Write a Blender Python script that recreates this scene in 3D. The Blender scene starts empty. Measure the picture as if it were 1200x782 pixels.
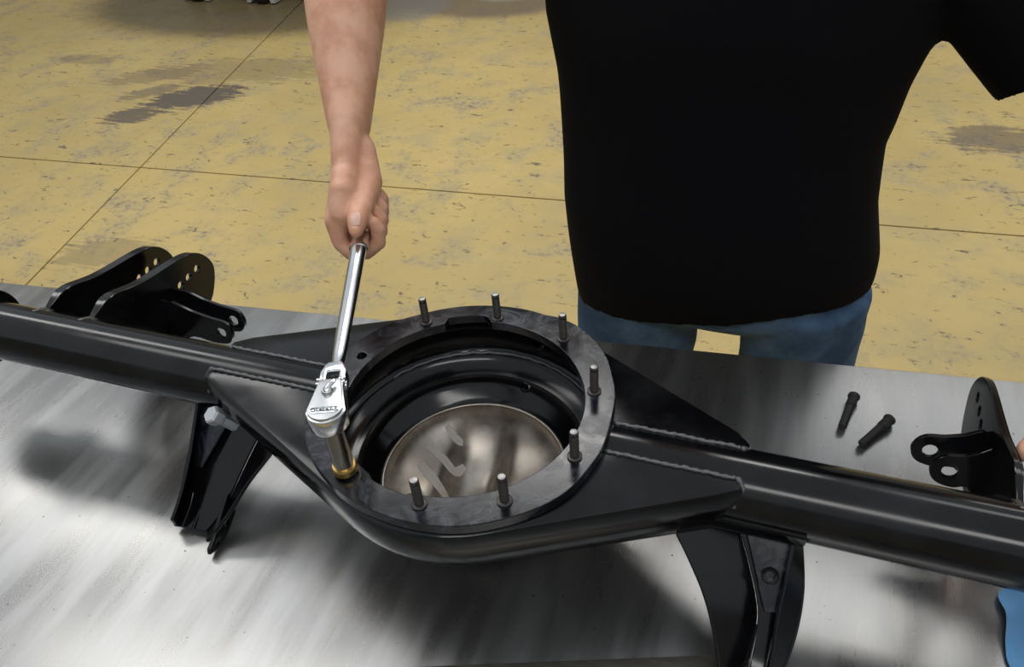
import bpy, bmesh, math, random
from mathutils import Vector, Matrix, noise
random.seed(7)
S = bpy.context.scene
COL = S.collection
PI = math.pi
ZO = 1.075            # height of the axle's flange face above the floor (world z = local z + ZO)
T = -0.175            # table top, measured from the flange face

# ------------------------------------------------------------------ camera
def set_camera():
    yaw, pitch, roll, f = -0.399053, 0.700234, -0.096897, 909.17
    C = Vector((0.256706, -0.471262, 0.525559 + ZO))
    f0 = Vector((math.sin(yaw), math.cos(yaw), 0)); r0 = Vector((math.cos(yaw), -math.sin(yaw), 0)); zz = Vector((0, 0, 1))
    w = f0*math.cos(pitch) - zz*math.sin(pitch); u = f0*math.sin(pitch) + zz*math.cos(pitch)
    r = r0*math.cos(roll) + u*math.sin(roll); up = -r0*math.sin(roll) + u*math.cos(roll)
    cd = bpy.data.cameras.new('camera'); cam = bpy.data.objects.new('camera', cd); COL.objects.link(cam)
    M = Matrix((r, up, -w)).transposed().to_4x4(); M.translation = C
    cam.matrix_world = M
    cd.sensor_fit = 'HORIZONTAL'; cd.sensor_width = 36; cd.lens = f/1200*36; cd.clip_start = .02
    S.camera = cam
set_camera()

# ------------------------------------------------------------------ light
wd = bpy.data.worlds.new('shop_air'); S.world = wd; wd.use_nodes = True
bg = wd.node_tree.nodes['Background']; bg.inputs[0].default_value = (.86, .93, 1.0, 1); bg.inputs[1].default_value = .55
def lamp(loc, sx, sy, power, col=(1, .98, .95), rz=0):
    ld = bpy.data.lights.new('ceiling_lamp', 'AREA'); ld.shape = 'RECTANGLE'; ld.size = sx; ld.size_y = sy; ld.energy = power; ld.color = col
    o = bpy.data.objects.new('ceiling_lamp', ld); COL.objects.link(o); o.location = loc; o.rotation_euler = (0, 0, rz)
for lx, ly, lp in ((-.55, 2.35, 46), (2.2, 2.2, 14), (-3.7, 1.6, 27), (-1.9, .3, 17), (-1.8, 5.2, 18), (2.2, 5.6, 20), (1.0, -1.8, 30)):
    lamp((lx, ly, 3.8), 2.4, .6, lp, rz=.1)
S.view_settings.view_transform = 'Standard'; S.view_settings.look = 'None'
S.view_settings.gamma = 1; S.view_settings.use_curve_mapping = False
S.view_settings.exposure = 0.08

# ------------------------------------------------------------------ materials
MATS = {}
class NT:
    def __init__(s, name):
        s.m = bpy.data.materials.new(name); s.m.use_nodes = True; s.t = s.m.node_tree; s.b = s.t.nodes['Principled BSDF']; MATS[name] = s.m
        s.pos = None
    def n(s, typ, **kw):
        x = s.t.nodes.new(typ)
        for k, v in kw.items(): setattr(x, k, v)
        return x
    def l(s, a, b): s.t.links.new(a, b)
    def P(s):
        if s.pos is None: s.pos = s.n('ShaderNodeNewGeometry').outputs['Position']
        return s.pos
    def mapping(s, loc=(0,0,0), rot=(0,0,0), scale=(1,1,1), typ='POINT'):
        m = s.n('ShaderNodeMapping', vector_type=typ); s.l(s.P(), m.inputs[0])
        m.inputs['Location'].default_value = loc; m.inputs['Rotation'].default_value = rot; m.inputs['Scale'].default_value = scale
        return m.outputs[0]
    def noise(s, scale, detail=4, rough=.6, vec=None, dist=0):
        x = s.n('ShaderNodeTexNoise'); x.inputs['Scale'].default_value = scale; x.inputs['Detail'].default_value = detail; x.inputs['Roughness'].default_value = rough
        x.inputs['Distortion'].default_value = dist
        s.l(vec or s.P(), x.inputs['Vector']); return x.outputs['Fac']
    def rng(s, v, a, b, c=0., d=1.):
        x = s.n('ShaderNodeMapRange', interpolation_type='SMOOTHSTEP'); s.l(v, x.inputs[0])
        for i, q in enumerate((a, b, c, d)): x.inputs[i+1].default_value = q
        return x.outputs[0]
    def math(s, op, a, b=None, clamp=False):
        x = s.n('ShaderNodeMath', operation=op, use_clamp=clamp)
        for i, q in enumerate((a, b)):
            if q is None: continue
            if isinstance(q, (int, float)): x.inputs[i].default_value = q
            else: s.l(q, x.inputs[i])
        return x.outputs[0]
    def mix(s, fac, a, b):
        x = s.n('ShaderNodeMix', data_type='RGBA')
        if isinstance(fac, (int, float)): x.inputs[0].default_value = fac
        else: s.l(fac, x.inputs[0])
        for i, q in ((6, a), (7, b)):
            if isinstance(q, tuple): x.inputs[i].default_value = (*q, 1)
            else: s.l(q, x.inputs[i])
        return x.outputs[2]
    def ellipse(s, c, rx, ry, rot, soft=(1., .4)):
        v = s.mapping((*c, 0), (0, 0, rot), (rx, ry, 100), 'TEXTURE')
        ln = s.n('ShaderNodeVectorMath', operation='LENGTH'); s.l(v, ln.inputs[0])
        return s.rng(ln.outputs['Value'], soft[1], soft[0], 1., 0.)
    def bump(s, h, strength=.2, dist=.001):
        x = s.n('ShaderNodeBump'); x.inputs['Strength'].default_value = strength; x.inputs['Distance'].default_value = dist
        s.l(h, x.inputs['Height']); s.l(x.outputs[0], s.b.inputs['Normal'])
    def set(s, col=None, rough=None, metal=None, **kw):
        for k, v in (('Base Color', col), ('Roughness', rough), ('Metallic', metal)):
            if v is None: continue
            if isinstance(v, tuple): s.b.inputs[k].default_value = (*v, 1)
            elif isinstance(v, (int, float)): s.b.inputs[k].default_value = v
            else: s.l(v, s.b.inputs[k])
        for k, v in kw.items(): s.b.inputs[k.replace('_', ' ')].default_value = v
        return s

def build_materials():
    k = NT('black_paint')
    n1 = k.noise(90, 6, .7); n2 = k.noise(14, 4, .6)
    k.set(k.mix(k.rng(n2, .35, .8), (.0025, .0025, .003), (.009, .0095, .011)), k.rng(n2, .3, .75, .11, .20), 0., Specular_IOR_Level=.40)
    k.bump(n1, .05, .0005)
    k = NT('flange_paint')
    n1 = k.noise(120, 6, .75); n2 = k.noise(30, 5, .7, dist=1.5)
    k.set(k.mix(k.rng(n2, .45, .7), (.005, .0055, .008), (.030, .036, .050)), k.rng(n2, .3, .8, .16, .34), .0)
    k.bump(n2, .18, .0006)
    k = NT('weld_paint')
    n1 = k.noise(500, 3, .6)
    k.set((.10, .10, .105), .25, .55, Specular_IOR_Level=.9); k.bump(n1, .7, .001)
    k = NT('bare_steel')
    n1 = k.noise(25, 5, .6); n2 = k.noise(200, 3, .6)
    k.set(k.mix(k.rng(n1, .35, .7), (.33, .29, .24), (.52, .48, .42)), k.rng(n1, .3, .7, .3, .45), .9); k.bump(n2, .08, .0005)
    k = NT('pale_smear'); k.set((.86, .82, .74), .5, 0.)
    k = NT('chrome'); n1 = k.noise(300, 3); k.set((.78, .79, .80), .16, 1.); k.bump(n1, .05, .0004)
    k = NT('satin_chrome'); n1 = k.noise(600, 3); k.set((.52, .53, .54), .36, 1.); k.bump(n1, .12, .0004)
    k = NT('socket_steel'); n1 = k.noise(200, 3); k.set((.36, .32, .27), .24, 1.); k.bump(n1, .05, .0004)
    k = NT('letter_grey'); k.set((.07, .07, .072), .5, .3)
    k = NT('brass'); k.set((.62, .42, .14), .28, 1.)
    k = NT('slot_dark'); k.set((.01, .01, .012), .5, 0.)
    k = NT('stud_steel'); n1 = k.noise(400, 3); k.set(k.mix(n1, (.035, .032, .030), (.11, .10, .095)), .42, .7)
    k = NT('stud_tip'); k.set((.35, .34, .33), .4, .9)
    k = NT('oxide_stud'); n1 = k.noise(300, 3); k.set(k.mix(n1, (.012, .011, .011), (.035, .033, .032)), .6, .2)
    k = NT('zinc'); n1 = k.noise(150, 3); k.set((.72, .76, .80), .3, .55); k.bump(n1, .2, .0006)
    # table sheet steel
    k = NT('table_steel')
    v = k.mapping((0, 0, 0), (0, 0, 0), (13, 2.0, 10))
    st = k.noise(1.6, 5, .6, v); bl = k.noise(5, 5, .6); fine = k.noise(140, 3, .6); sp = k.noise(210, 1, .4); scr = k.noise(60, 2, .5, k.mapping((0,0,0), (0,0,.7), (.25, 3.5, 1)))
    base = k.mix(k.rng(st, .35, .7), (.35, .345, .335), (.47, .47, .465))
    base = k.mix(k.math('MULTIPLY', k.rng(bl, .5, .75), .7), base, (.37, .34, .30))
    base = k.mix(k.math('MULTIPLY', k.rng(sp, .765, .79), .8), base, (.06, .045, .035))
    base = k.mix(k.math('MULTIPLY', k.rng(scr, .70, .76), .12), base, (.2, .18, .16))
    k.set(base, k.rng(st, .3, .75, .25, .37), .94)
    k.bump(bl, .03, .0005)
    k = NT('table_frame'); k.set((.07, .075, .085), .5, .3)
    k = NT('bar_steel'); v = k.mapping((0,0,0), (0,0,-.34), (6, 220, 60)); n1 = k.noise(1, 4, .6, v)
    k.set(k.mix(n1, (.16, .135, .11), (.40, .37, .33)), .32, .85)
    # yellow floor coating
    k = NT('floor_coating')
    big = k.noise(1.1, 4, .6); mid = k.noise(5, 6, .65); fine = k.noise(38, 5, .7); fl = k.noise(15, 4, .6, k.mapping((3,1,0), (0,0,.5), (1, 2.2, 1)), 1.2)
    col = k.mix(k.rng(big, .35, .65), (.47, .345, .125), (.56, .41, .15))
    col = k.mix(k.math('MULTIPLY', k.rng(mid, .42, .68), .7), col, (.40, .32, .165))
    grey = (.25, .215, .155)
    wear = k.math('MULTIPLY', k.rng(mid, .50, .62), k.rng(fine, .47, .58))
    zone = k.rng(k.noise(1.3, 2, .5, k.mapping((1.3, .7, 0))), .36, .58)
    col = k.mix(k.math('MULTIPLY', k.math('MULTIPLY', wear, zone), .8), col, grey)
    fleck = k.math('MULTIPLY', k.rng(fl, .62, .66), k.rng(fine, .42, .55))
    col = k.mix(k.math('MULTIPLY', fleck, .85), col, (.09, .07, .05))
    # scraped patches: a shape of their own on the slab by the joint
    rag = k.noise(11, 10, .85); strk = k.noise(3.2, 5, .7, k.mapping((0,0,0), (0,0,-.12), (1.2, 14, 1)))
    for (c, rx, ry, rot, am) in (((-2.80, 2.72), .42, .22, .45, 1.), ((-3.00, 2.46), .24, .15, .5, .9), ((-3.10, 2.74), .26, .12, .7, .6), ((-3.25, 2.95), .45, .18, .5, .45), ((-2.75, 3.1), .9, .3, .2, .35),
                                 ((-.62, 1.25), .35, .18, .3, .5), ((1.05, 2.95), .28, .2, .2, .7), ((.75, .8), .3, .2, 0, .4), ((-2.2, 1.35), .3, .16, .4, .4), ((-3.9, 3.1), .35, .12, .1, .35)):
        e = k.ellipse(c, rx, ry, rot, (1.1, .15))
        q = k.math('MULTIPLY', k.rng(k.math('ADD', k.math('ADD', e, k.math('MULTIPLY', rag, 2.2)), k.math('MULTIPLY', strk, 2.2)), 2.55, 2.85), am)
        col = k.mix(q, col, (.125, .098, .068))
    # soft-edged dark brown area and bare concrete at the far end of the slab
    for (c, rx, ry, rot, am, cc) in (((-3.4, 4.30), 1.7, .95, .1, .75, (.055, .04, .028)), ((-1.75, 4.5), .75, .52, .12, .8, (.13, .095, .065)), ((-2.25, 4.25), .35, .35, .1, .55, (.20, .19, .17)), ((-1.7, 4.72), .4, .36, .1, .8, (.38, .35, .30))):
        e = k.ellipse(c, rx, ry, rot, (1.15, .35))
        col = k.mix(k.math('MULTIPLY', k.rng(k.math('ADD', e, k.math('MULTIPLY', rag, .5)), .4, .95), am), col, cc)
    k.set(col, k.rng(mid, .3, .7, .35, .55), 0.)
    k.bump(fine, .1, .001)
    k = NT('joint_filler'); k.set((.02, .016, .012), .9, 0.)
    # cloth, skin
    k = NT('black_cotton'); n1 = k.noise(900, 2); k.set((.005, .005, .0065), .95, 0., Specular_IOR_Level=.12); k.bump(n1, .2, .0005)
    k = NT('denim'); n1 = k.noise(9, 5, .6); n2 = k.noise(700, 2); k.set(k.mix(k.rng(n1, .35, .65), (.035, .070, .135), (.090, .155, .260)), .9, 0., Specular_IOR_Level=.2); k.bump(n2, .3, .0006)
    k = NT('skin'); n1 = k.noise(30, 4); n2 = k.noise(250, 3)
    k.set(k.mix(k.rng(n1, .35, .65), (.66, .33, .205), (.80, .46, .31)), .5, 0.); k.b.inputs['Subsurface Weight'].default_value = .12; k.b.inputs['Subsurface Radius'].default_value = (.01, .004, .002); k.bump(n2, .2, .0008)
    k = NT('nail'); k.set((.68, .42, .34), .3, 0.)
    k = NT('hair'); k.set((.03, .02, .014), .6, 0.)
    k = NT('eye_white'); k.set((.7, .68, .64), .2, 0.)
    k = NT('shoe_leather'); k.set((.02, .016, .013), .5, 0.)
    k = NT('blue_towel'); n1 = k.noise(500, 2); n2 = k.noise(14, 4); k.set(k.mix(n2, (.11, .30, .58), (.17, .40, .70)), .85, 0.); k.bump(n1, .3, .0006)
    k = NT('cart_grey'); k.set((.10, .10, .105), .45, .2)
    k = NT('rubber'); k.set((.008, .008, .008), .7, 0.)
    k = NT('pale_metal'); k.set((.50, .50, .47), .5, .3)
build_materials()

# ------------------------------------------------------------------ helpers
def link_mesh(name, me, mat, parent=None, smooth=30):
    """links a mesh whose vertices are given in world space; its origin goes to the middle of its box"""
    if smooth is not None:
        for p in me.polygons: p.use_smooth = True
        me.set_sharp_from_angle(angle=math.radians(smooth))
    vs = [v.co for v in me.vertices]
    lo = Vector([min(v[i] for v in vs) for i in range(3)]); hi = Vector([max(v[i] for v in vs) for i in range(3)])
    c = (lo+hi)/2
    me.transform(Matrix.Translation(-c))
    if not me.materials: me.materials.append(MATS[mat])
    o = bpy.data.objects.new(name, me); COL.objects.link(o)
    o['world'] = tuple(c)
    if parent is not None:
        o.parent = parent; o.location = c - Vector(parent['world'])
    else: o.location = c
    return o
def obj(name, bm, mat, parent=None, smooth=30, dz=ZO):
    if dz: bmesh.ops.translate(bm, verts=bm.verts, vec=(0, 0, dz))
    bmesh.ops.recalc_face_normals(bm, faces=bm.faces)
    me = bpy.data.meshes.new(name); bm.to_mesh(me); bm.free()
    return link_mesh(name, me, mat, parent, smooth)
def thing(name, loc, label, cat, group=None):
    o = bpy.data.objects.new(name, None); COL.objects.link(o); o.location = loc; o['world'] = tuple(loc); o.empty_display_size = .05
    return tag(o, label, cat, group)
def tag(o, label, cat, group=None):
    o['label'] = label; o['category'] = cat
    if group: o['group'] = group
    return o
def box(bm, c, s, rot=None, bev=0):
    m = Matrix.Translation(c)
    if rot is not None: m = m @ rot.to_4x4()
    r = bmesh.ops.create_cube(bm, size=1, matrix=m @ Matrix.Diagonal((*s, 1)))
    if bev:
        es = list({e for v in r['verts'] for e in v.link_edges})
        bmesh.ops.bevel(bm, geom=es, offset=bev, segments=2, affect='EDGES', profile=.6)
    return bm
def frame(d, hint=Vector((0, 0, 1))):
    d = Vector(d).normalized(); a = hint - d*hint.dot(d)
    if a.length < 1e-4: a = Vector((1, 0, 0)) - d*d.x
    a.normalize(); return a, d.cross(a)
def tube(bm, pts, radii, seg=16, hint=Vector((0, 0, 1)), dome=False, cap=True):
    """swept tube; a radius is a float or (along hint, across)"""
    pts = [Vector(p) for p in pts]; rad = [(r, r) if isinstance(r, (int, float)) else r for r in radii]
    n = len(pts); tang = [(pts[min(i+1, n-1)] - pts[max(i-1, 0)]).normalized() for i in range(n)]
    st = [(pts[i], tang[i], rad[i]) for i in range(n)]
    if dome:
        def cp(p, t, r, sgn):
            m = min(r); out = []
            for a in (30, 60, 82):
                out.append((p + t*sgn*m*math.sin(math.radians(a)), t, (r[0]*math.cos(math.radians(a)), r[1]*math.cos(math.radians(a)))))
            return out
        st = cp(*st[0], -1)[::-1] + st + cp(*st[-1], 1)
    rings = []; a = frame(st[0][1], hint)[0]
    for p, t, r in st:
        a = (a - t*a.dot(t)).normalized(); b = t.cross(a)
        rings.append([bm.verts.new(p + a*r[0]*math.cos(2*PI*j/seg) + b*r[1]*math.sin(2*PI*j/seg)) for j in range(seg)])
    for i in range(len(rings)-1):
        for j in range(seg): bm.faces.new((rings[i][j], rings[i][(j+1) % seg], rings[i+1][(j+1) % seg], rings[i+1][j]))
    if cap: bm.faces.new(rings[0][::-1]); bm.faces.new(rings[-1])
    return bm
def lathe(bm, prof, base, axis=(0, 0, 1), seg=20, cap=True):
    a, b = frame(axis, Vector((.3, 1, .2))); axis = Vector(axis).normalized(); base = Vector(base); rings = []
    for r, h in prof: rings.append([bm.verts.new(base + axis*h + (a*math.cos(2*PI*j/seg) + b*math.sin(2*PI*j/seg))*r) for j in range(seg)])
    for i in range(len(rings)-1):
        for j in range(seg): bm.faces.new((rings[i][j], rings[i][(j+1) % seg], rings[i+1][(j+1) % seg], rings[i+1][j]))
    if cap: bm.faces.new(rings[0][::-1]); bm.faces.new(rings[-1])
    return bm
def loft(bm, rings, cap=True, closed=True):
    rv = [[bm.verts.new(p) for p in r] for r in rings]; n = len(rv[0])
    for i in range(len(rv)-1):
        for j in range(n if closed else n-1): bm.faces.new((rv[i][j], rv[i][(j+1) % n], rv[i+1][(j+1) % n], rv[i+1][j]))
    if cap: bm.faces.new(rv[0][::-1]); bm.faces.new(rv[-1])
    return bm
def evaluated(o):
    dg = bpy.context.evaluated_depsgraph_get(); dg.update()
    return bpy.data.meshes.new_from_object(o.evaluated_get(dg))
def plate_mesh(outline, holes, thick, bevel, M):
    """flat plate cut from 2D outlines, with real holes; M carries local xy(z) to world"""
    cu = bpy.data.curves.new('plate', 'CURVE'); cu.dimensions = '2D'; cu.fill_mode = 'BOTH'
    for lp in [outline] + list(holes):
        sp = cu.splines.new('POLY'); sp.points.add(len(lp)-1); sp.use_cyclic_u = True
        for p, q in zip(sp.points, lp): p.co = (q[0], q[1], 0, 1)
    cu.extrude = thick/2 - bevel; cu.bevel_depth = bevel; cu.bevel_resolution = 1; cu.offset = -bevel
    o = bpy.data.objects.new('plate', cu); COL.objects.link(o)
    me = evaluated(o); bpy.data.objects.remove(o); bpy.data.curves.remove(cu)
    bm = bmesh.new(); bm.from_mesh(me); bmesh.ops.remove_doubles(bm, verts=bm.verts, dist=1e-5); bm.transform(M); bm.to_mesh(me); bm.free()
    me.materials.clear(); return me
def circle(c, r, n=14): return [(c[0] + r*math.cos(2*PI*i/n), c[1] + r*math.sin(2*PI*i/n)) for i in range(n)]
def smooth_poly(pts, k=4, closed=True):
    """Catmull-Rom through the points"""
    out = []; n = len(pts)
    for i in range(n if closed else n-1):
        g = lambda q: Vector(pts[q % n]) if closed else Vector(pts[max(0, min(n-1, q))])
        p0, p1, p2, p3 = g(i-1), g(i), g(i+1), g(i+2)
        for j in range(k):
            t = j/k
            out.append(.5*((2*p1) + (p2-p0)*t + (2*p0-5*p1+4*p2-p3)*t*t + (3*p1-p0-3*p2+p3)*t**3))
    if not closed: out.append(Vector(pts[-1]))
    return out
def remesh(bm, voxel, smooth_it=6):
    bmesh.ops.recalc_face_normals(bm, faces=bm.faces)
    me = bpy.data.meshes.new('tmp'); bm.to_mesh(me); bm.free()
    o = bpy.data.objects.new('tmp', me); COL.objects.link(o)
    r = o.modifiers.new('r', 'REMESH'); r.mode = 'VOXEL'; r.voxel_size = voxel
    s = o.modifiers.new('s', 'SMOOTH'); s.factor = .5; s.iterations = smooth_it
    out = evaluated(o); bpy.data.objects.remove(o); bpy.data.meshes.remove(me)
    out.materials.clear(); return out
def strip(name, top, bot, mat, parent, thick=.004):
    """sheet between two edge curves, thickened"""
    bm = bmesh.new(); n = len(top)
    a = [bm.verts.new(p) for p in top]; b = [bm.verts.new(p) for p in bot]
    for i in range(n-1): bm.faces.new((a[i], a[i+1], b[i+1], b[i]))
    bmesh.ops.recalc_face_normals(bm, faces=bm.faces)
    bmesh.ops.solidify(bm, geom=bm.faces[:], thickness=thick)
    o = obj(name, bm, mat, parent, 35)
    m = o.modifiers.new('bevel', 'BEVEL'); m.width = .0009; m.segments = 2; m.limit_method = 'ANGLE'
    return o

# ------------------------------------------------------------------ floor
def build_floor():
    A0, A1 = Vector((-3.37, 1.926)), Vector((1.071, 2.214)); B0, B1 = Vector((-2.348, 1.034)), Vector((-2.925, 3.583))
    ua = (A1-A0).normalized(); ub = (B1-B0).normalized()
    X = Vector((-2.553, 1.975))
    bm = bmesh.new(); box(bm, (-.5, 2, -.06), (22, 19, .08))
    fl = obj('floor', bm, 'joint_filler', None, None, 0); fl['kind'] = 'structure'; fl['world'] = tuple(fl.location)
    fl['label'] = 'worn yellow coated concrete shop floor with saw-cut joints'
    L = 5.2; g = .0042
    for i in (-2, -1, 0, 1):
        for j in (-2, -1, 0):
            ii = (i*L + g, (i+1)*L - g); jj = (j*L + g, (j+1)*L - g) if j < 0 else (g, L*1.4)
            P = [X + ua*ii[0] + ub*jj[0], X + ua*ii[1] + ub*jj[0], X + ua*ii[1] + ub*jj[1], X + ua*ii[0] + ub*jj[1]]
            bm = bmesh.new()
            lo = [bm.verts.new((p.x, p.y, -.025)) for p in P]; hi = [bm.verts.new((p.x, p.y, 0)) for p in P]
            bm.faces.new(hi); bm.faces.new(lo[::-1])
            for q in range(4): bm.faces.new((lo[q], lo[(q+1) % 4], hi[(q+1) % 4], hi[q]))
            bmesh.ops.bevel(bm, geom=[e for e in bm.edges if all(v.co.z > -.01 for v in e.verts)], offset=.0012, segments=1, affect='EDGES')
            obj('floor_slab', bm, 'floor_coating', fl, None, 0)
build_floor()
def build_walls():
    k = NT('wall_paint'); n1 = k.noise(3, 4); k.set(k.mix(n1, (.46, .45, .42), (.54, .53, .50)), .8, 0.)
    for nm, c, s in (('wall_back', (-1, 8.9, 2.2), (18, .2, 4.4)), ('wall_front', (-1, -7.1, 2.2), (18, .2, 4.4)), ('wall_left', (-10, .9, 2.2), (.2, 16, 4.4)), ('wall_right', (8, .9, 2.2), (.2, 16, 4.4))):
        bm = bmesh.new(); box(bm, c, s); o = obj(nm, bm, 'wall_paint', None, None, 0); o['kind'] = 'structure'
build_walls()

# ------------------------------------------------------------------ workbench
EDGE = math.radians(5.84)
eu = Vector((math.cos(EDGE), math.sin(EDGE), 0)); ev = Vector((-math.sin(EDGE), math.cos(EDGE), 0))
E0 = Vector((0, .304, 0))
ER = Matrix.Rotation(EDGE, 3, 'Z')
def build_bench():
    ztop = ZO + T; c = E0 + eu*(-.15) - ev*.43
    t = thing('workbench', (c.x, c.y, 0), 'steel topped workbench carrying the black axle housing', 'workbench')
    bm = bmesh.new(); box(bm, (c.x, c.y, ztop-.005), (2.7, .86, .010), ER, .0015)
    obj('table_top', bm, 'table_steel', t, 30, 0)
    for su in (-1, 1):
        for sv in (-1, 1):
            p = c + eu*su*1.2 + ev*sv*.36; bm = bmesh.new(); box(bm, (p.x, p.y, (ztop-.01)/2), (.07, .07, ztop-.01), ER, .004); obj('leg', bm, 'table_frame', t, 30, 0)
    for sv in (-1, 1):
        p = c + ev*sv*.36; bm = bmesh.new(); box(bm, (p.x, p.y, ztop-.05), (2.33, .04, .08), ER, .003); obj('rail', bm, 'table_frame', t, 30, 0)
    for su in (-1, 1):
        p = c + eu*su*1.2; bm = bmesh.new(); box(bm, (p.x, p.y, ztop-.05), (.04, .65, .08), ER, .003); obj('rail', bm, 'table_frame', t, 30, 0)
build_bench()

# ------------------------------------------------------------------ axle housing
ZC, RT = -.043, .0354
OUT = [(-148.5,.1512),(-145.3,.1512),(-119.6,.1470),(-96,.1455),(-59.2,.1478),(-34.3,.1502),(-15.9,.1468),(3.6,.1440),(24.3,.1470),(42,.1515),(49.1,.1530),(60,.1535),(67.7,.1518),(76,.1470),(104.3,.1448),(129.1,.1448),(147.7,.1495),(175,.1510)]
def outer_r(a):
    a = (a + 180) % 360 - 180; pts = sorted(OUT); pts = [(pts[-1][0]-360, pts[-1][1])] + pts + [(pts[0][0]+360, pts[0][1])]
    for (a0, r0), (a1, r1) in zip(pts, pts[1:]):
        if a0 <= a <= a1:
            t = (a-a0)/(a1-a0); t = t*t*(3-2*t); return r0 + (r1-r0)*t
def inner_r(a):
    a = (a + 180) % 360 - 180; r = .1172
    if -112 < a < -92: r += .003
    def sm(x, a, b): t = max(0, min(1, (x-a)/(b-a))); return t*t*(3-2*t)
    return r + .0095*sm(a, 97, 100)*(1-sm(a, 119, 122))
def hull(pts):
    pts = sorted(set(pts)); lo = []
    for seq in (pts, pts[::-1]):
        h = []
        for p in seq:
            while len(h) > 1 and (h[-1][0]-h[-2][0])*(p[1]-h[-2][1]) - (h[-1][1]-h[-2][1])*(p[0]-h[-2][0]) <= 0: h.pop()
            h.append(p)
        lo += h[:-1]
    return lo
def outline_radial(R, xl, xr, hw, N=128, rnd=.012):
    pts = [(round(R*math.cos(2*PI*i/90), 6), round(.003 + R*math.sin(2*PI*i/90), 6)) for i in range(90)]
    for x, s in ((xl, -1), (xr, 1)):
        for q in (-1, 1):
            for k in range(5):
                a = k/4*PI/2; pts.append((round(x - s*rnd + s*rnd*math.cos(a), 6), round(.003 + q*(hw-rnd + rnd*math.sin(a)), 6)))
    H = hull(pts); out = []
    for i in range(N):
        a = 2*PI*i/N; d = (math.cos(a), math.sin(a)); best = 0
        for p, q in zip(H, H[1:] + H[:1]):
            ex, ey = q[0]-p[0], q[1]-p[1]; den = d[0]*ey - d[1]*ex
            if abs(den) < 1e-12: continue
            t = (p[0]*ey - p[1]*ex)/den; s = (p[0]*d[1] - p[1]*d[0])/den
            if t > 0 and -1e-6 <= s <= 1+1e-6: best = max(best, t)
        out.append(best)
    return out
def bowl_z(x, y):
    r = math.hypot(x, y)/.0975
    dome = -.105 - .040*math.sqrt(max(0, 1-min(1, r)**2)) - .004
    xr = x*math.cos(.1) + y*math.sin(.1)
    band = math.exp(-((xr + .012)/.030)**4)
    return max(-.1695, dome - .022*band*max(0, 1-r**3))

def threaded(bm, base, axis, length, r, pitch=.0019, tip=.0015, seg=12):
    prof = [(r, 0)]; h = .004
    while h < length - tip - pitch:
        prof += [(r*1.0, h), (r*.86, h+pitch*.5)]; h += pitch
    prof += [(r, length-tip), (r*.8, length)]
    return lathe(bm, prof, base, axis, seg)

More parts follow.
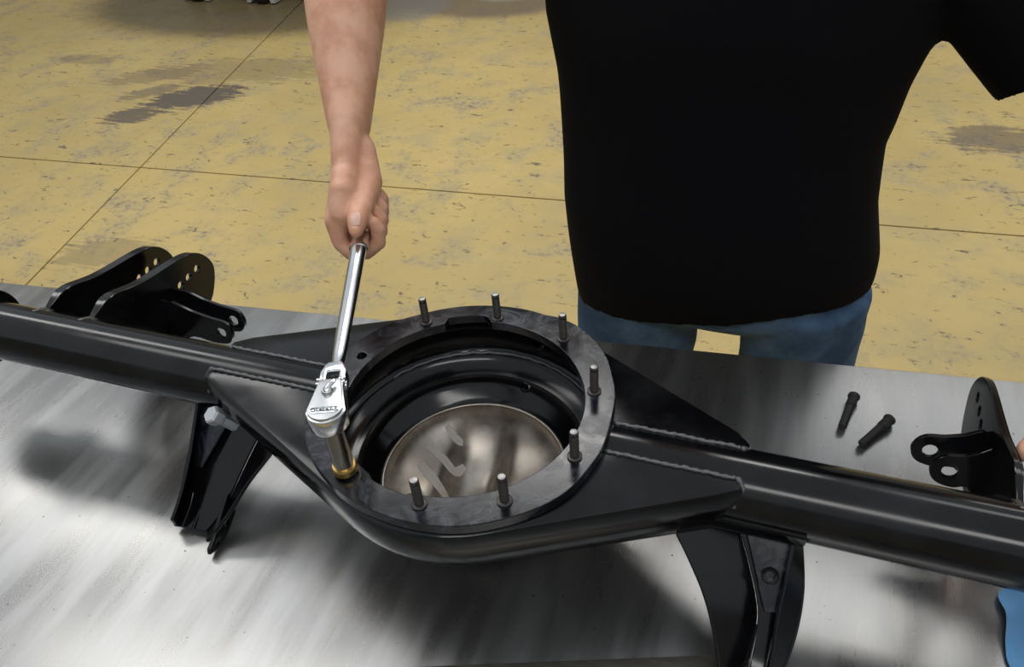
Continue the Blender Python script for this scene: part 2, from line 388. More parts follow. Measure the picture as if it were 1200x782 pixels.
def build_axle():
    ax = thing('axle_housing', (0, 0, ZO + T), 'glossy black bare axle housing with round open flange lying across the steel bench', 'axle housing')
    # flange ring
    N = 160
    og = [(outer_r(360*i/N - 180)*math.cos(2*PI*i/N - PI), outer_r(360*i/N - 180)*math.sin(2*PI*i/N - PI)) for i in range(N)]
    ig = [(inner_r(360*i/N - 180)*math.cos(2*PI*i/N - PI), inner_r(360*i/N - 180)*math.sin(2*PI*i/N - PI)) for i in range(N)]
    hol = [circle((.1300*math.cos(math.radians(a)), .1300*math.sin(math.radians(a))), .0052) for a in (166.1, -157.5)]
    me = plate_mesh(og, [ig] + hol, .011, .0008, Matrix.Translation((0, 0, ZO-.0055)))
    link_mesh('flange', me, 'flange_paint', ax, 12)
    # outer shell: lofted diamond body with a bowl under it
    Nn = 128
    levels = [(-.0118, .130, None), (-.0125, .1475, (-.285, .263, .031)), (-.0145, .1505, (-.289, .267, .034)), (-.022, .152, (-.292, .270, .036)), (-.048, .150, (-.292, .270, .036)),
              (-.066, .144, (-.286, .264, .033)), (-.080, .134, (-.24, .23, .028)), (-.092, .124, (-.17, .165, .02)), (-.104, .112, None), (-.120, .102, None), (-.140, .086, None), (-.156, .066, None), (-.168, .038, None), (-.1735, .012, None)]
    rings = []
    for z, R, tp in levels:
        if tp is None: rr = [R]*Nn
        else: rr = outline_radial(R, *tp, N=Nn)
        ring = []
        for i in range(Nn):
            a = 2*PI*i/Nn; r = rr[i]; zz = z

            ring.append((r*math.cos(a), r*math.sin(a), zz))
        rings.append(ring)
    bm = bmesh.new(); loft(bm, rings, cap=False); bm.faces.new([v for v in bm.verts][-Nn:])
    obj('housing_shell', bm, 'black_paint', ax, 40)
    # inner wall
    prof = [(.1255, -.0108), (.134, -.018), (.141, -.032), (.144, -.052), (.143, -.060), (.137, -.0635), (.136, -.066), (.1395, -.069), (.136, -.074), (.1235, -.0785), (.119, -.0805), (.1185, -.084), (.113, -.0935), (.1015, -.1005), (.0985, -.1045), (.0965, -.1065)]
    bm = bmesh.new(); lathe(bm, prof, (0, 0, 0), seg=96, cap=False)
    bmesh.ops.recalc_face_normals(bm, faces=bm.faces); bmesh.ops.reverse_faces(bm, faces=bm.faces)
    me = bpy.data.meshes.new('inner_wall'); bmesh.ops.translate(bm, verts=bm.verts, vec=(0, 0, ZO)); bm.to_mesh(me); bm.free()
    iw = link_mesh('inner_wall', me, 'black_paint', ax, 50)
    # seam bead in the wall and two drain bosses
    bm = bmesh.new(); pts = [(.1375*math.cos(math.radians(a)), .1375*math.sin(math.radians(a)), -.0635 + .001*math.sin(a*.7)) for a in range(30, 151, 4)]
    tube(bm, pts, [.0022 + .0006*random.random() for _ in pts], 8, dome=True); obj('seam_bead', bm, 'weld_paint', iw, 60)
    for a, r, z, rad in ((78, .1425, -.040, .0062), (80, .1160, -.088, .0045)):
        a = math.radians(a); n = Vector((-math.cos(a), -math.sin(a), .25 if z > -.06 else .9))
        bm = bmesh.new(); lathe(bm, [(rad*1.35, -.003), (rad*1.35, .0012), (rad, .0018), (rad*.95, -.002)], (r*math.cos(a), r*math.sin(a), z), n, 16); obj('drain_boss', bm, 'black_paint', iw, 40)
    # bare metal back cover seen through the opening
    bm = bmesh.new(); rg = [[(r*math.cos(2*PI*j/80), r*math.sin(2*PI*j/80), bowl_z(r*math.cos(2*PI*j/80), r*math.sin(2*PI*j/80))) for j in range(80)] for r in [.0975*(1-(k/30)**2*.985) for k in range(31)]]
    loft(bm, rg, cap=False); bm.faces.new(bm.verts[:][-80:] if False else [v for v in bm.verts][-80:])
    bmesh.ops.recalc_face_normals(bm, faces=bm.faces)
    bmesh.ops.translate(bm, verts=bm.verts, vec=(0, 0, ZO)); me = bpy.data.meshes.new('back_cover'); bm.to_mesh(me); bm.free()
    bc = link_mesh('back_cover', me, 'bare_steel', ax, 60)
    bm = bmesh.new(); pts = [(.0965*math.cos(2*PI*i/72), .0965*math.sin(2*PI*i/72), -.1065) for i in range(73)]
    tube(bm, pts, [.0018]*73, 8, cap=False); obj('cover_rim', bm, 'bare_steel', bc, 60)
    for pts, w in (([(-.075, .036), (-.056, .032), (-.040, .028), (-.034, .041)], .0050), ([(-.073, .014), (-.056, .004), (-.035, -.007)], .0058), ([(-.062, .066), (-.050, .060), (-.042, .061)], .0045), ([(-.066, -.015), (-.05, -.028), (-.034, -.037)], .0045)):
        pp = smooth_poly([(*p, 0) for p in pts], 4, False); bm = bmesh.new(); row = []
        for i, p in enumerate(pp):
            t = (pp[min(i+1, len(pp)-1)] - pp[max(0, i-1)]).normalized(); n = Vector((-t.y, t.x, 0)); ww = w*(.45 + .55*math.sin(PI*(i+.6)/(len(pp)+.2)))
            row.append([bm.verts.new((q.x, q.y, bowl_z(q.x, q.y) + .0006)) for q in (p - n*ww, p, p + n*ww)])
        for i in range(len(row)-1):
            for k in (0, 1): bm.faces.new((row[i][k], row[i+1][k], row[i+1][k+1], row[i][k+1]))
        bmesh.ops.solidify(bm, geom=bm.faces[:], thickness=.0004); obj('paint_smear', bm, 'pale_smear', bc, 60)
    # tubes and their welds
    for x0, x1 in ((-.1455, -.74), (.1455, .74)):
        bm = bmesh.new(); n = 3
        tube(bm, [(x0 + (x1-x0)*i/n, 0, ZC) for i in range(n+1)], [RT]*(n+1), 64); obj('axle_tube', bm, 'black_paint', ax, 40)
    for s, xi, xo in ((-1, .150, .280), (1, .146, .258)):
        for q in (-1, 1):
            pts = []
            for i in range(40):
                t = i/39; x = s*(xi + (xo-xi)*t); zf = -.0125
                y = q*math.sqrt(max(0, RT**2 - (zf-ZC)**2))*1.0
                pts.append((x, y + .0006*random.uniform(-1, 1), zf + .001))
            bm = bmesh.new(); tube(bm, pts, [.0023 + .0007*math.sin(i*2.1) for i in range(40)], 8, dome=True); obj('weld_bead', bm, 'weld_paint', ax, 60)
        # rounded weld at each gusset tip
            tp = [(s*(xo + .004 + .006*math.sin(PI*k/8)), q*(.018 + .013*k/8), -.0125 - .020*k/8) for k in range(9)]
            bm = bmesh.new(); tube(bm, tp, [.0032]*9, 8, dome=True); obj('weld_bead', bm, 'weld_paint', ax, 60)
    # ring on the far left tube end
    bm = bmesh.new(); lathe(bm, [(RT, 0), (.047, 0), (.048, .001), (.048, .012), (.047, .013), (RT, .013)], (-.655, 0, ZC), (1, 0, 0), 48, cap=False); obj('end_ring', bm, 'black_paint', ax, 35)
    # studs
    for a, r in ((130, .1283), (94.3, .1245), (57.6, .1288), (19.4, .1265), (-18.4, .1300), (-52.2, .1310), (-84.6, .1272), (-120.5, .1301)):
        a = math.radians(a); p = (r*math.cos(a), r*math.sin(a), .0)
        bm = bmesh.new(); threaded(bm, p, (0, 0, 1), .032 if a > math.radians(-119) else .016, .0043); st = obj('stud', bm, 'stud_steel', ax, 25)
        bm = bmesh.new(); lathe(bm, [(.0068, -.0002), (.0068, .0016), (.0050, .0024), (.0042, .0024)], p, (0, 0, 1), 18); obj('stud_collar', bm, 'stud_steel', st, 30)
        if a > math.radians(-119):
            bm = bmesh.new(); lathe(bm, [(.0034, .0319), (.0034, .0324), (.0028, .0326)], p, (0, 0, 1), 12); obj('stud_tip', bm, 'stud_tip', st, 30)
    # far brackets: tall plates square to the tube, each with a rolled lip and three holes
    prof = [(.004, -.045), (.020, -.027), (.045, -.018), (.070, -.0165), (.107, -.028), (.137, -.034), (.177, -.040), (.203, -.046), (.220, -.056), (.232, -.073), (.235, -.090), (.226, -.110), (.207, -.130), (.170, -.140), (.120, -.138), (.060, -.110), (.020, -.070)]
    sm = [(p[0], p[1]) for p in smooth_poly([(*p, 0) for p in prof], 3)]
    holes = [circle((y, z), .0055, 12) for y, z in ((.168, -.074), (.186, -.073), (.205, -.072))]
    for x, lip in ((-.497, -1), (-.567, -1), (.483, 1), (.553, 1)):
        M = Matrix(((0, 0, 1, x), (1, 0, 0, 0), (0, 1, 0, ZO), (0, 0, 0, 1)))
        pl = link_mesh('bracket_plate', plate_mesh(sm, holes, .0055, .0009, M), 'black_paint', ax, 14)
        edge = smooth_poly([(0, *p) for p in prof[1:13]], 3, False)
        bm = bmesh.new(); n = len(edge); a = []; b = []
        for i, p in enumerate(edge):
            w = (.013 if lip < 0 else .005)*min(1, .25 + i/7, .25 + (n-1-i)/7)
            a.append(bm.verts.new((x, p.y, p.z-.0012))); b.append(bm.verts.new((x + lip*w, p.y, p.z - .0012)))
        for i in range(n-1): bm.faces.new((a[i], a[i+1], b[i+1], b[i]))
        bmesh.ops.recalc_face_normals(bm, faces=bm.faces); bmesh.ops.solidify(bm, geom=bm.faces[:], thickness=.0045)
        obj('lip', bm, 'black_paint', pl, 40)
        bm = bmesh.new(); tube(bm, [(x - lip*.004, .012, -.0125), (x - lip*.004, .022, -.018), (x - lip*.004, .030, -.026)], [.0036, .0044, .0036], 10, dome=True); obj('weld_bead', bm, 'weld_paint', pl, 60)
    # link tabs welded to the inner plates, pointing at the middle of the axle
    for s, xa, spec in ((-1, -.495, ((-.410, .155, -.108), (-.410, .128, -.107))), (1, .481, ((.437, .136, -.090), (.450, .104, -.080)))):
        for k, (hx, hy, hz) in enumerate(spec):
            e = -s; L = abs(hx - xa)    # u runs from the plate towards the tip
            ol = [(0, .030), (L*.45, .024), (L*.80, .019), (L+.006, .0165), (L+.014, .010), (L+.0175, 0), (L+.014, -.010), (L+.006, -.0155), (L*.8, -.017), (L*.45, -.014), (0, -.026)]
            ol = [(p[0], p[1]) for p in smooth_poly([(*p, 0) for p in ol], 3)]
            ol = [(max(0, p[0]), p[1]) for p in ol]
            M = Matrix.Translation((xa, hy, hz + ZO)) @ Matrix(((e, 0, 0, 0), (0, .25, -.97, 0), (0, .97, .25, 0), (0, 0, 0, 1)))
            link_mesh('link_tab', plate_mesh(ol, [circle((L, 0), .0072, 16)], .0055, .0008, M), 'black_paint', ax, 14)
    # near brackets: trough shaped, one under each tube
    for s in (-1, 1):
        f = lambda pts: [Vector((s*x, y, z)) for x, y, z in pts]
        To = [(.318, -.008, -.042), (.318, -.022, -.055), (.316, -.050, -.084), (.314, -.075, -.108), (.315, -.102, -.134), (.318, -.123, -.152)]
        Bo = [(.322, .010, -.062), (.324, -.006, -.078), (.333, -.040, -.112), (.333, -.070, -.138), (.327, -.097, -.160), (.321, -.120, -.1685)]
        Ti = [(.196, -.026, -.058), (.206, -.044, -.079), (.232, -.078, -.111), (.247, -.104, -.135), (.257, -.118, -.148), (.268, -.131, -.161)] if s < 0 else [(.205, -.020, -.055), (.212, -.036, -.070), (.231, -.055, -.088), (.250, -.076, -.108), (.266, -.101, -.134), (.277, -.128, -.159)]
        Bi = [(.228, .004, -.062), (.240, -.028, -.088), (.254, -.060, -.120), (.264, -.086, -.146), (.271, -.102, -.158), (.279, -.117, -.1665)] if s < 0 else [(.262, .008, -.060), (.268, -.010, -.078), (.286, -.040, -.107), (.298, -.066, -.133), (.296, -.096, -.157), (.288, -.120, -.1675)]
        sp = lambda L: smooth_poly(L, 4, False)
        br = strip('link_bracket', sp(f(To)), sp(f(Bo)), 'black_paint', ax)
        strip('side_wall', sp(f(Ti)), sp(f(Bi)), 'black_paint', br)
        strip('channel_floor', sp(f([(x, y, z-.001) for x, y, z in Bo])), sp(f([(x, y, z-.001) for x, y, z in Bi])), 'black_paint', br, .003)
        # raised web near the tube with a threaded boss
        wt = f([(.262, .006, -.058), (.272, -.014, -.071), (.287, -.040, -.096), (.302, -.068, -.1225)]); wb = f([(.321, .006, -.058), (.321, -.012, -.073), (.322, -.042, -.098), (.313, -.066, -.1215)])
        strip('web_plate', wt, wb, 'flange_paint', br, .003)
        nrm = Vector((0, -.69, .72)); c = Vector((s*.302, -.046, -.0975))
        bm = bmesh.new()
        if s > 0: lathe(bm, [(.0042, -.001), (.0042, .0035), (.0066, .0045), (.0074, .0030), (.0074, -.001)], c + nrm*.002, nrm, 20, cap=False); obj('threaded_boss', bm, 'black_paint', br, 35)
        else:
            c = Vector((-.270, -.046, -.056)); lathe(bm, [(.0062, -.022), (.0062, 0), (.0096, .0005), (.0102, .0025), (.0102, .0115), (.0088, .0140)], c, Vector((-.25, -.35, .75)), 6); b = obj('hex_bolt', bm, 'zinc', br, 25); b['label'] = 'bright zinc hex bolt head'
        # channel crease strips along the trough
        for xx in (.300, .314):
            bm = bmesh.new(); tube(bm, [(s*xx, -.072, -.139), (s*(xx-.002), -.097, -.1575), (s*(xx-.005), -.119, -.1655)], [.0022]*3, 8); obj('crease_rib', bm, 'black_paint', br, 60)
        # tip ears with a hole pair on the inner wall
        M = Matrix(((0, 0, 1, s*.260), (1, 0, 0, 0), (0, 1, 0, ZO), (0, 0, 0, 1)))
        ear = [(-.085, -.128), (-.105, -.142), (-.128, -.158), (-.138, -.163), (-.140, -.169), (-.132, -.173), (-.112, -.173), (-.088, -.160)]
        if s < 0: link_mesh('ear', plate_mesh(ear, [circle((-.104, -.1585), .0045, 12), circle((-.124, -.1665), .0042, 12)], .004, .0006, M), 'black_paint', br, 35)
        for p0, p1 in (((.318, -.022, -.058), (.320, -.004, -.080)),):
            bm = bmesh.new(); pp = [Vector((s*(p0[0] + (p1[0]-p0[0])*i/10), p0[1] + (p1[1]-p0[1])*i/10, p0[2] + (p1[2]-p0[2])*i/10)) for i in range(11)]
            tube(bm, pp, [.0026 + .0008*(i % 2) for i in range(11)], 8, dome=True); obj('weld_bead', bm, 'weld_paint', br, 60)
    # saddle plate wrapped round the underside of the right tube
    bm = bmesh.new(); rings = []
    for x in (.226, .2275, .3225, .324):
        e = .0005 if x in (.226, .324) else 0; ring = []
        for r, seq in ((RT + .0045 - e, range(0, 11)), (RT - .001, range(10, -1, -1))):
            for k in seq: an = math.radians(184 + 86*k/10); ring.append((x, r*math.cos(an), ZC + r*math.sin(an)))
        rings.append(ring)
    loft(bm, rings); obj('saddle_plate', bm, 'black_paint', ax, 35)
    return ax
build_axle()

# ------------------------------------------------------------------ ratchet and socket
RX, RY = -.0661, -.1120
RD = Vector((-.0909, .228, .004)).normalized(); RL = Vector((RD.y, -RD.x, 0)).normalized(); RU = RL.cross(RD)
HEAD = Vector((RX, RY, .062))
def R3(u, l, h): return HEAD + RD*u + RL*l + RU*h
def build_ratchet():
    # socket: separate thing on the square drive
    so = thing('deep_socket', (RX, RY, ZO), 'long chrome deep socket with brass ring standing on a flange stud under the ratchet', 'socket')
    bm = bmesh.new(); lathe(bm, [(.0066, .004), (.0086, .004), (.0090, .006), (.0090, .030), (.0088, .031), (.0088, .058), (.0084, .0605), (.0055, .0605), (.0055, .04), (.0066, .038), (.0066, .004)], (RX, RY, 0), seg=32, cap=False); obj('socket_body', bm, 'socket_steel', so, 35)
    bm = bmesh.new(); lathe(bm, [(.0088, .0028), (.0108, .0030), (.0114, .0050), (.0108, .0072), (.0112, .0090), (.0104, .0104), (.0088, .0104)], (RX, RY, 0), seg=32, cap=False); b = obj('ring', bm, 'brass', so, 40); b['label'] = 'brass coloured ring at the foot of the socket'
    ra = thing('ratchet_wrench', (RX, RY, ZO+.06), 'chrome flex-head ratchet wrench held over the flange by the bare hand', 'wrench')
    M = Matrix((RL, RD, RU)).transposed().to_4x4(); M.translation = HEAD + Vector((0, 0, ZO))
    def pm(ol, holes, z0, z1, bev): return plate_mesh(ol, holes, z1-z0, bev, M @ Matrix.Translation((0, 0, (z0+z1)/2)))
    tear = []
    for i in range(25):
        a = PI + .18 + (PI-.36)*i/24; tear.append((.0172*math.cos(a), .0172*math.sin(a)))
    tear += [(.0135, .016), (.0112, .027), (.0105, .034), (-.0105, .034), (-.0112, .027), (-.0135, .016)]
    hd = link_mesh('head', pm(tear, [], .001, .019, .0022), 'chrome', ra, 30)
    cov = [(x*.88, y*.88 + (.002 if y > 0 else 0)) for x, y in tear]
    link_mesh('cover_plate', pm(cov, [], .0185, .0215, .0008), 'satin_chrome', hd, 30)
    bd = []
    for cx, a0 in ((.0085, -90), (-.0085, 90)):
        for i in range(7): a = math.radians(a0 + 180*i/6); bd.append((cx + .0034*math.cos(a), -.0045 + .0034*math.sin(a)))
    bg_ = link_mesh('badge', pm(bd, [], .0213, .0222, .0003), 'chrome', hd, 30)
    tc = bpy.data.curves.new('txt', 'FONT'); tc.body = 'OLaLeAR'; tc.size = .0058; tc.extrude = .0003; tc.align_x = 'CENTER'; tc.align_y = 'CENTER'; tc.resolution_u = 2
    to = bpy.data.objects.new('txt', tc); COL.objects.link(to); me = evaluated(to); bpy.data.objects.remove(to); me.materials.clear()
    me.transform(M @ Matrix.Translation((0, -.0045, .0223))); link_mesh('lettering', me, 'letter_grey', hd, None)
    # direction lever
    bm = bmesh.new(); lathe(bm, [(.0050, .0205), (.0050, .0235), (.0042, .0245)], HEAD + RD*.016, RU, 18)
    tube(bm, [R3(.015, -.001, .0245), R3(.019, .002, .0265), R3(.0245, .0055, .0265)], [(.0020, .0030), (.0020, .0026), (.0016, .0020)], 10, dome=True)
    obj('selector_lever', bm, 'chrome', ra, 40)
    # clevis with slot
    ck = [(-.0115, .027), (-.0115, .046), (-.0085, .054), (-.0060, .058), (.0060, .058), (.0085, .054), (.0115, .046), (.0115, .027)]
    slot = [(-.0055, .036), (.0055, .036), (.0055, .0475), (-.0055, .0475)]
    yk = link_mesh('clevis', pm(ck, [slot], .003, .0175, .0015), 'chrome', ra, 30)
    bm = bmesh.new(); box(bm, R3(.042, 0, .006), (.0105, .0105, .004), Matrix((RL, RD, RU)).transposed()); obj('slot_floor', bm, 'slot_dark', yk, None)
    for u in (.0295, .0345):
        for l in (-.0095, .0095):
            bm = bmesh.new(); box(bm, R3(u, l, .0185), (.006, .0022, .003), Matrix((RL, RD, RU)).transposed(), .0007); obj('tooth', bm, 'chrome', yk, 30)
    bm = bmesh.new(); tube(bm, [R3(.034, -.0125, .0105), R3(.034, .0125, .0105)], [.004, .004], 16); obj('pivot_pin', bm, 'chrome', yk, 30)
    # handle
    us = [.056, .062, .075, .12, .18, .225, .235, .28, .335, .345]; rs = [(.0055, .0068), (.0042, .0060), (.0040, .0064), (.0042, .0074), (.0046, .0082), (.0052, .0086), (.0066, .0090), (.0068, .0095), (.0068, .0095), (.005, .007)]
    bm = bmesh.new(); tube(bm, [R3(u, 0, .010) for u in us], rs, 20, hint=RU); h = obj('handle', bm, 'chrome', ra, 40)
    bm = bmesh.new(); tube(bm, [R3(.240, 0, .010), R3(.248, 0, .010)], [(.0074, .0102)]*2, 20, hint=RU); obj('handle_band', bm, 'chrome', h, 40)
    # square drive reaching into the socket
    bm = bmesh.new(); box(bm, (RX, RY, .058), (.0092, .0092, .012), Matrix((RL, RD, RU)).transposed(), .0006); obj('square_drive', bm, 'chrome', ra, 30)
build_ratchet()

# ------------------------------------------------------------------ small things on the bench
def loose_stud(p_head, p_tip, label):
    zt = T + .0068; a = Vector((*p_head, zt)); b = Vector((*p_tip, zt - .0022)); d = (b-a); L = d.length; d.normalize()
    bm = bmesh.new(); lathe(bm, [(.0045, 0), (.0070, .0010), (.0072, .0035), (.0058, .0050), (.0058, .018), (.0053, .019)], a, d, 18)
    o = obj('loose_stud', bm, 'oxide_stud', None, 30); tag(o, label, 'stud', 'loose studs on the bench')
    bm = bmesh.new(); threaded(bm, a + d*.0185, d, L-.0185, .0049); obj('thread', bm, 'oxide_stud', o, 30)
loose_stud((.380, .281), (.368, .226), 'black press-in stud lying nearer the bench edge and the housing')
loose_stud((.420, .252), (.389, .204), 'black press-in stud lying nearer the round tube, head towards the bracket')

def steel_bar():
    A = Vector((.033, -.1800, 0)); B = Vector((.2660, -.0975, 0)); d = (B-A).normalized(); n = Vector((d.y, -d.x, 0))
    c = B - d*.30 + n*.03; bm = bmesh.new(); box(bm, (c.x, c.y, T + .005), (.60, .06, .010), Matrix((d, -n, Vector((0, 0, 1)))).transposed(), .0016)
    tag(obj('flat_bar', bm, 'bar_steel', None, 30), 'flat bare steel bar lying on the bench in front of the housing', 'steel bar')
steel_bar()

def towel():
    bm = bmesh.new(); nu, nv = 46, 44; g = []
    for i in range(nu):
        row = []
        for j in range(nv):
            u, v = i/(nu-1), j/(nv-1)
            x0 = .514 + .010*(1-v) + .006*math.sin(v*7) + .003*math.sin(v*19)
            x = x0 + u*.22; y = -.13 + v*.185
            h = .010 + .020*abs(noise.noise(Vector((x*16, y*13, 1.7)))) + .012*noise.noise(Vector((x*34, y*30, 4.1))) + .008*math.sin((x*.8 + y)*60 + 2*noise.noise(Vector((x*10, y*10, 0))))
            edge = min(1, u*9 + .25, (1-u)*8 + .2, v*8 + .2, (1-v)*9 + .2)
            row.append(bm.verts.new((x + .006*noise.noise(Vector((x*40, y*40, 9))), y + .005*noise.noise(Vector((x*40, y*40, 3))), T + .003 + max(0, h)*edge)))
        g.append(row)
    for i in range(nu-1):
        for j in range(nv-1): bm.faces.new((g[i][j], g[i+1][j], g[i+1][j+1], g[i][j+1]))
    bmesh.ops.recalc_face_normals(bm, faces=bm.faces); bmesh.ops.solidify(bm, geom=bm.faces[:], thickness=.0012)
    tag(obj('shop_towel', bm, 'blue_towel', None, 70), 'crumpled blue shop towel on the bench beside the axle tube', 'towel')
towel()

# ------------------------------------------------------------------ cart standing at the far end of the floor
def build_cart():
    cx, cy = -3.34, 4.51
    t = thing('shop_cart', (cx, cy, 0), 'dark grey shop cart on casters at the far end of the floor', 'cart')
    for z in (.19, .85):
        bm = bmesh.new(); box(bm, (cx, cy, z), (1.3, .62, .03), None, .006); obj('shelf', bm, 'cart_grey', t, 30, 0)
        for sy in (-1, 1): bm = bmesh.new(); box(bm, (cx, cy + sy*.30, z+.04), (1.3, .012, .07), None, .003); obj('shelf_rim', bm, 'cart_grey', t, 30, 0)
    for sx in (-1, 1):
        for sy in (-1, 1): bm = bmesh.new(); box(bm, (cx + sx*.62, cy + sy*.28, .53), (.04, .04, .68), None, .004); obj('post', bm, 'cart_grey', t, 30, 0)
    bm = bmesh.new(); tube(bm, [(cx-.65, cy-.25, .9), (cx-.78, cy-.25, 1.0), (cx-.78, cy+.25, 1.0), (cx-.65, cy+.25, .9)], [.014]*4, 12); obj('handle', bm, 'pale_metal', t, 40, 0)
    for px in (cx, cx-.55, cx+.55):
        for py in ((cy-.30, cy+.26) if px != cx else (cy-.30,)):
            bm = bmesh.new()
            for s in (-1, 1):
                vs = [(px + s*.080, py-.03, .012), (px + s*.115, py-.03, .012), (px + s*.085, py-.03, .165), (px + s*.045, py-.03, .165)]
                a = [bm.verts.new(v) for v in vs]; b = [bm.verts.new((v[0], v[1]+.06, v[2])) for v in vs]
                bm.faces.new(a); bm.faces.new(b[::-1])
                for q in range(4): bm.faces.new((a[q], b[q], b[(q+1) % 4], a[(q+1) % 4]))
            box(bm, (px, py, .170), (.17, .07, .012))
            f = obj('caster_fork', bm, 'pale_metal', t, 30, 0)
            bm = bmesh.new(); lathe(bm, [(.02, -.045), (.050, -.045), (.058, -.035), (.058, .035), (.050, .045), (.02, .045)], (px, py, .058), (1, 0, 0), 28); obj('caster_wheel', bm, 'rubber', f, 35, 0)
build_cart()

# ------------------------------------------------------------------ person
def superring(cx, cy, z, a, b, n=40, e=2.3, tilt=0.):
    out = []
    for i in range(n):
        t = 2*PI*i/n; c, s = math.cos(t), math.sin(t)
        x = a*math.copysign(abs(c)**(2/e), c); y = b*math.copysign(abs(s)**(2/e), s)
        out.append((cx + x, cy + y, z + tilt*x))
    return out
SH_R, EL_R, WR_R = Vector((-.03, .535, .315)), Vector((-.287, .42, .305)), Vector((-.214, .232, .152))
SH_L, EL_L, WR_L = Vector((.385, .535, .315)), Vector((.60, .475, .11)), Vector((.588, .235, .055))
def hand_right(bm):
    # fist round the ratchet handle, thumb along its top
    def G(s, ang, r): a = math.radians(ang); return R3(.255 + s, r*math.cos(a), .010 + r*math.sin(a))    # s along the handle away from the head
    kn = []
    for s, rad, lift in ((.012, .0092, .001), (.034, .0096, .003), (.0555, .0091, 0), (.075, .0081, -.002)):
        k = G(s + .012, 158, .031) + Vector((0, 0, lift)); kn.append(k)
        tube(bm, [k, G(s + .004, 205, .0275), G(s, 232, .0265), G(s, 275, .0225), G(s, 325, .0205), G(s + .002, 375, .0195), G(s + .003, 395, .0195)], [rad*1.12, rad*1.04, rad*1.06, rad, rad*.98, rad*.92, rad*.8], 14, dome=True)
    # palm and back of the hand
    c1 = G(.048, 135, .024); c2 = G(.085, 112, .034)
    tube(bm, [G(.034, 160, .022), c1, c2, WR_R], [(.016, .030), (.019, .039), (.021, .036), (.021, .029)], 22, hint=RL, dome=True)
    for k in kn: tube(bm, [k, k.lerp(WR_R, .5), k.lerp(WR_R, .85)], [.0108, .0115, .012], 12, dome=True)
    # thumb
    tube(bm, [WR_R.lerp(c2, .45) + RL*.012, G(.070, 75, .030), G(.042, 78, .0255), G(.022, 84, .0235), G(.004, 88, .0215), G(-.008, 88, .0190)], [.017, .0165, .0128, .0122, .0112, .0082], 16, dome=True)
    # index side web
    tube(bm, [G(.060, 100, .026), G(.030, 150, .028)], [.014, .012], 14, dome=True)
    return G
def hand_left(bm):
    base = Vector((.560, .150, -.004))
    tube(bm, [WR_L, Vector((.577, .195, .035)), Vector((.566, .155, .006))], [(.020, .030), (.018, .038), (.015, .038)], 20, dome=True)
    for i, (dx, dy) in enumerate(((.0, .030), (.006, .010), (.008, -.010), (.006, -.028))):
        k = Vector((.578 + dx*.5, .150 + dy, -.002)); tube(bm, [k - Vector((.01, 0, -.006)), k, k + Vector((.014, -.010, -.024)), k + Vector((.006, -.020, -.046)), k + Vector((-.006, -.022, -.058))], [.011, .0105, .0098, .009, .0078], 12, dome=True)
    tube(bm, [Vector((.570, .185, .022)), Vector((.540, .150, .000)), Vector((.518, .122, -.022)), Vector((.502, .106, -.040))], [.017, .0145, .012, .0095], 14, dome=True)

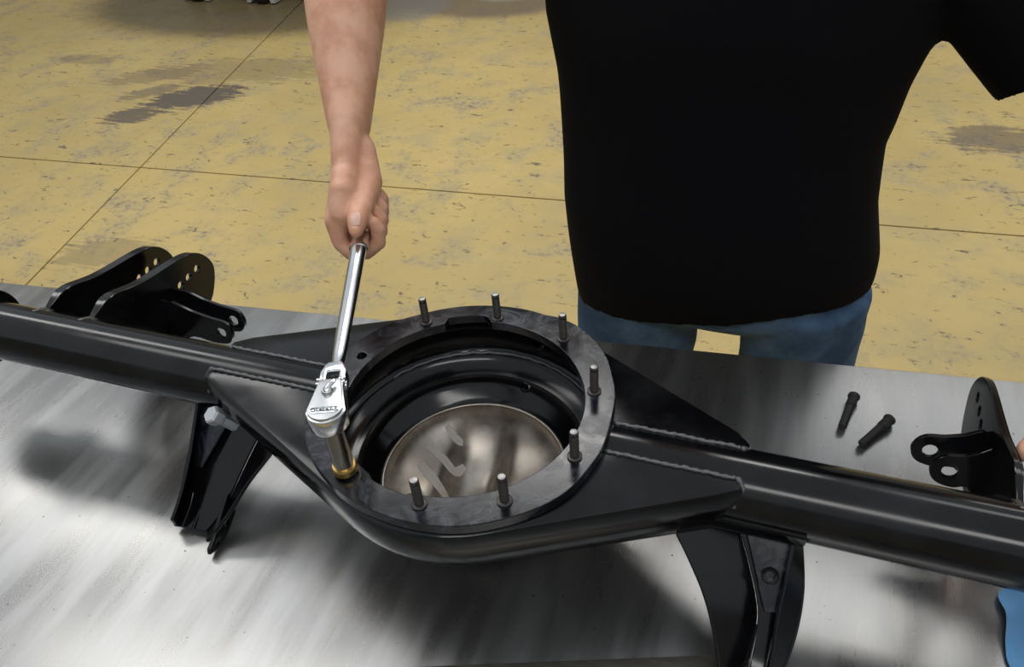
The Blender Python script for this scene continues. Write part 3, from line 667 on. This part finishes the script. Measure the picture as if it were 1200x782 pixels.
def build_person():
    bm = bmesh.new()
    # head, neck, torso core, limbs: overlapping volumes fused into one skin
    hc = Vector((.150, .470, .545))
    loft(bm, [superring(hc.x, hc.y + dy, hc.z + dz, a, b, 28, 2.1) for dz, dy, a, b in ((-.125, -.030, .022, .02), (-.118, -.030, .040, .045), (-.09, -.018, .056, .075), (-.05, -.008, .067, .090), (0, 0, .075, .098), (.05, .005, .077, .100), (.09, .008, .066, .086), (.115, .01, .04, .055), (.122, .01, .015, .02))])
    tube(bm, [hc + Vector((0, -.098, .012)), hc + Vector((0, -.112, -.018)), hc + Vector((0, -.098, -.030))], [.008, .0135, .012], 12, dome=True)      # nose
    tube(bm, [hc + Vector((-.022, -.080, -.066)), hc + Vector((0, -.094, -.064)), hc + Vector((.022, -.080, -.066))], [.006, .008, .006], 10, dome=True) # mouth
    tube(bm, [hc + Vector((-.040, -.080, .030)), hc + Vector((0, -.096, .030)), hc + Vector((.040, -.080, .030))], [.008, .009, .008], 10, dome=True)   # brow
    for s in (-1, 1): tube(bm, [hc + Vector((s*.074, .008, -.03)), hc + Vector((s*.082, .014, 0)), hc + Vector((s*.080, .016, .028))], [(.010, .008), (.016, .008), (.012, .007)], 12, hint=Vector((0, 1, 0)), dome=True)
    tube(bm, [(.172, .535, .34), (.165, .51, .42), (.152, .485, .49)], [.066, .058, .056], 20, dome=True)
    loft(bm, [superring(x, y, z, a, b, 36) for z, x, y, a, b in ((-.205, .190, .53, .150, .05), (-.17, .185, .525, .182, .092), (-.05, .168, .53, .18, .10), (.1, .165, .53, .185, .105), (.22, .170, .535, .2, .108), (.32, .174, .538, .18, .09), (.36, .175, .538, .09, .06))])
    tube(bm, [SH_R + Vector((.06, 0, .0)), SH_R, SH_R.lerp(EL_R, .5), EL_R], [.058, .058, .052, .046], 22, dome=True)
    f = lambda t: EL_R.lerp(WR_R, t)
    tube(bm, [f(0), f(.15), f(.32), f(.5), f(.7), f(.88), f(1)], [.045, (.050, .052), (.049, .053), (.044, .047), (.036, .038), (.029, .031), (.024, .029)], 24, hint=RL, dome=True)
    tube(bm, [SH_L - Vector((.06, 0, 0)), SH_L, SH_L.lerp(EL_L, .5), EL_L], [.058, .058, .050, .044], 22, dome=True)
    g = lambda t: EL_L.lerp(WR_L, t)
    tube(bm, [g(0), g(.2), g(.4), g(.7), g(1)], [.044, .048, .046, .035, .026], 22, dome=True)
    G = hand_right(bm); hand_left(bm)
    LEG = (((.080, .53, -.20), (.066, .53, -.27), (.060, .53, -.40), (.040, .515, -.62), (.028, .545, -.80), (.018, .545, -1.02)), ((.308, .53, -.20), (.318, .53, -.27), (.322, .53, -.40), (.340, .515, -.62), (.352, .545, -.80), (.362, .545, -1.02)))
    for L in LEG: tube(bm, L, [.080, .078, .074, .052, .050, .036], 20, dome=True)
    bmesh.ops.translate(bm, verts=bm.verts, vec=(0, 0, ZO))
    me = remesh(bm, .0028, 2)
    p = link_mesh('person', me, 'skin', None, 180)
    tag(p, 'person in black t-shirt and blue jeans behind the bench, turning a ratchet wrench', 'person')
    # thumb nail
    bm = bmesh.new(); a = G(-.009, 87, .0262); b = G(.004, 87, .0325)
    tube(bm, [a, a.lerp(b, .5) + RU*.0006, b], [(.0012, .0050), (.0016, .0060), (.0010, .0045)], 12, hint=RU, dome=True); obj('thumb_nail', bm, 'nail', p, 60)
    # eyes, hair
    for s in (-1, 1):
        bm = bmesh.new(); bmesh.ops.create_uvsphere(bm, u_segments=16, v_segments=10, radius=.0125, matrix=Matrix.Translation(hc + Vector((s*.031, -.078, .008)))); obj('eye', bm, 'eye_white', p, 60)
    bm = bmesh.new(); loft(bm, [superring(hc.x, hc.y + dy, hc.z + dz, a, b, 28, 2.1) for dz, dy, a, b in ((-.02, .045, .074, .066), (.03, .03, .082, .082), (.07, .016, .081, .094), (.10, .012, .066, .078), (.126, .011, .040, .05), (.134, .011, .012, .016))]); obj('hair', bm, 'hair', p, 60)
    # t-shirt
    bm = bmesh.new()
    R = [(-.206, .182, .527, .215, .114, .19), (-.15, .180, .528, .217, .126, .13), (-.05, .165, .53, .214, .133, .05), (.05, .159, .53, .212, .131, 0), (.13, .163, .53, .221, .13, 0), (.2, .168, .53, .234, .132, 0), (.28, .172, .535, .238, .130, 0), (.335, .175, .54, .205, .112, 0), (.375, .176, .54, .135, .090, 0), (.395, .176, .538, .078, .072, 0)]
    loft(bm, [superring(x, y, z, a, b, 56, 2.35, t) for z, x, y, a, b, t in R])
    tube(bm, [SH_R + Vector((.08, 0, -.02)), SH_R, SH_R.lerp(EL_R, .62)], [.085, .082, .074], 26, dome=False)
    tube(bm, [SH_L - Vector((.08, 0, .02)), SH_L + Vector((0, 0, -.01)), SH_L.lerp(EL_L, .35), SH_L.lerp(EL_L, .66)], [.086, .085, .085, .085], 26, dome=False)
    bmesh.ops.translate(bm, verts=bm.verts, vec=(0, 0, ZO)); me = remesh(bm, .006, 5)
    nr = [v.normal.copy() for v in me.vertices]
    for v, nn in zip(me.vertices, nr):    # soft folds
        c = v.co; q = noise.noise(Vector((c.x*7 + c.z*3, c.y*6, c.z*4))) * .006 + noise.noise(Vector((c.x*16 + c.z*9, c.y*14, c.z*7 + 5))) * .0025
        v.co += nn*q
    link_mesh('t_shirt', me, 'black_cotton', p, 180)
    # jeans
    bm = bmesh.new()
    loft(bm, [superring(x, y, z, a, b, 44, 2.3) for z, x, y, a, b in ((-.10, .178, .53, .196, .108), (-.18, .182, .53, .206, .112), (-.222, .184, .53, .208, .104), (-.252, .190, .53, .200, .072))])
    for L, rr in zip(LEG, ((.106, .101, .098, .074, .068, .062), (.098, .090, .086, .074, .068, .062))): tube(bm, L, rr, 28, dome=False)
    bmesh.ops.translate(bm, verts=bm.verts, vec=(0, 0, ZO)); me = remesh(bm, .006, 3)
    nr = [v.normal.copy() for v in me.vertices]
    for v, nn in zip(me.vertices, nr):
        c = v.co; v.co += nn*(noise.noise(Vector((c.x*12, c.y*12, c.z*22)))*.003)
    link_mesh('jeans', me, 'denim', p, 180)
    for L in LEG:
        x = L[-1][0]; bm = bmesh.new()
        loft(bm, [superring(x, .5 + dy, -1.075 + z, a, b, 28, 2.6) for z, dy, a, b in ((0, 0, .048, .145), (.025, 0, .052, .148), (.05, .005, .048, .138), (.075, .03, .043, .105), (.10, .048, .045, .075), (.14, .05, .048, .062))])
        obj('shoe', bm, 'shoe_leather', p, 50)
build_person()
for o in bpy.data.objects:
    if 'world' in o: del o['world']
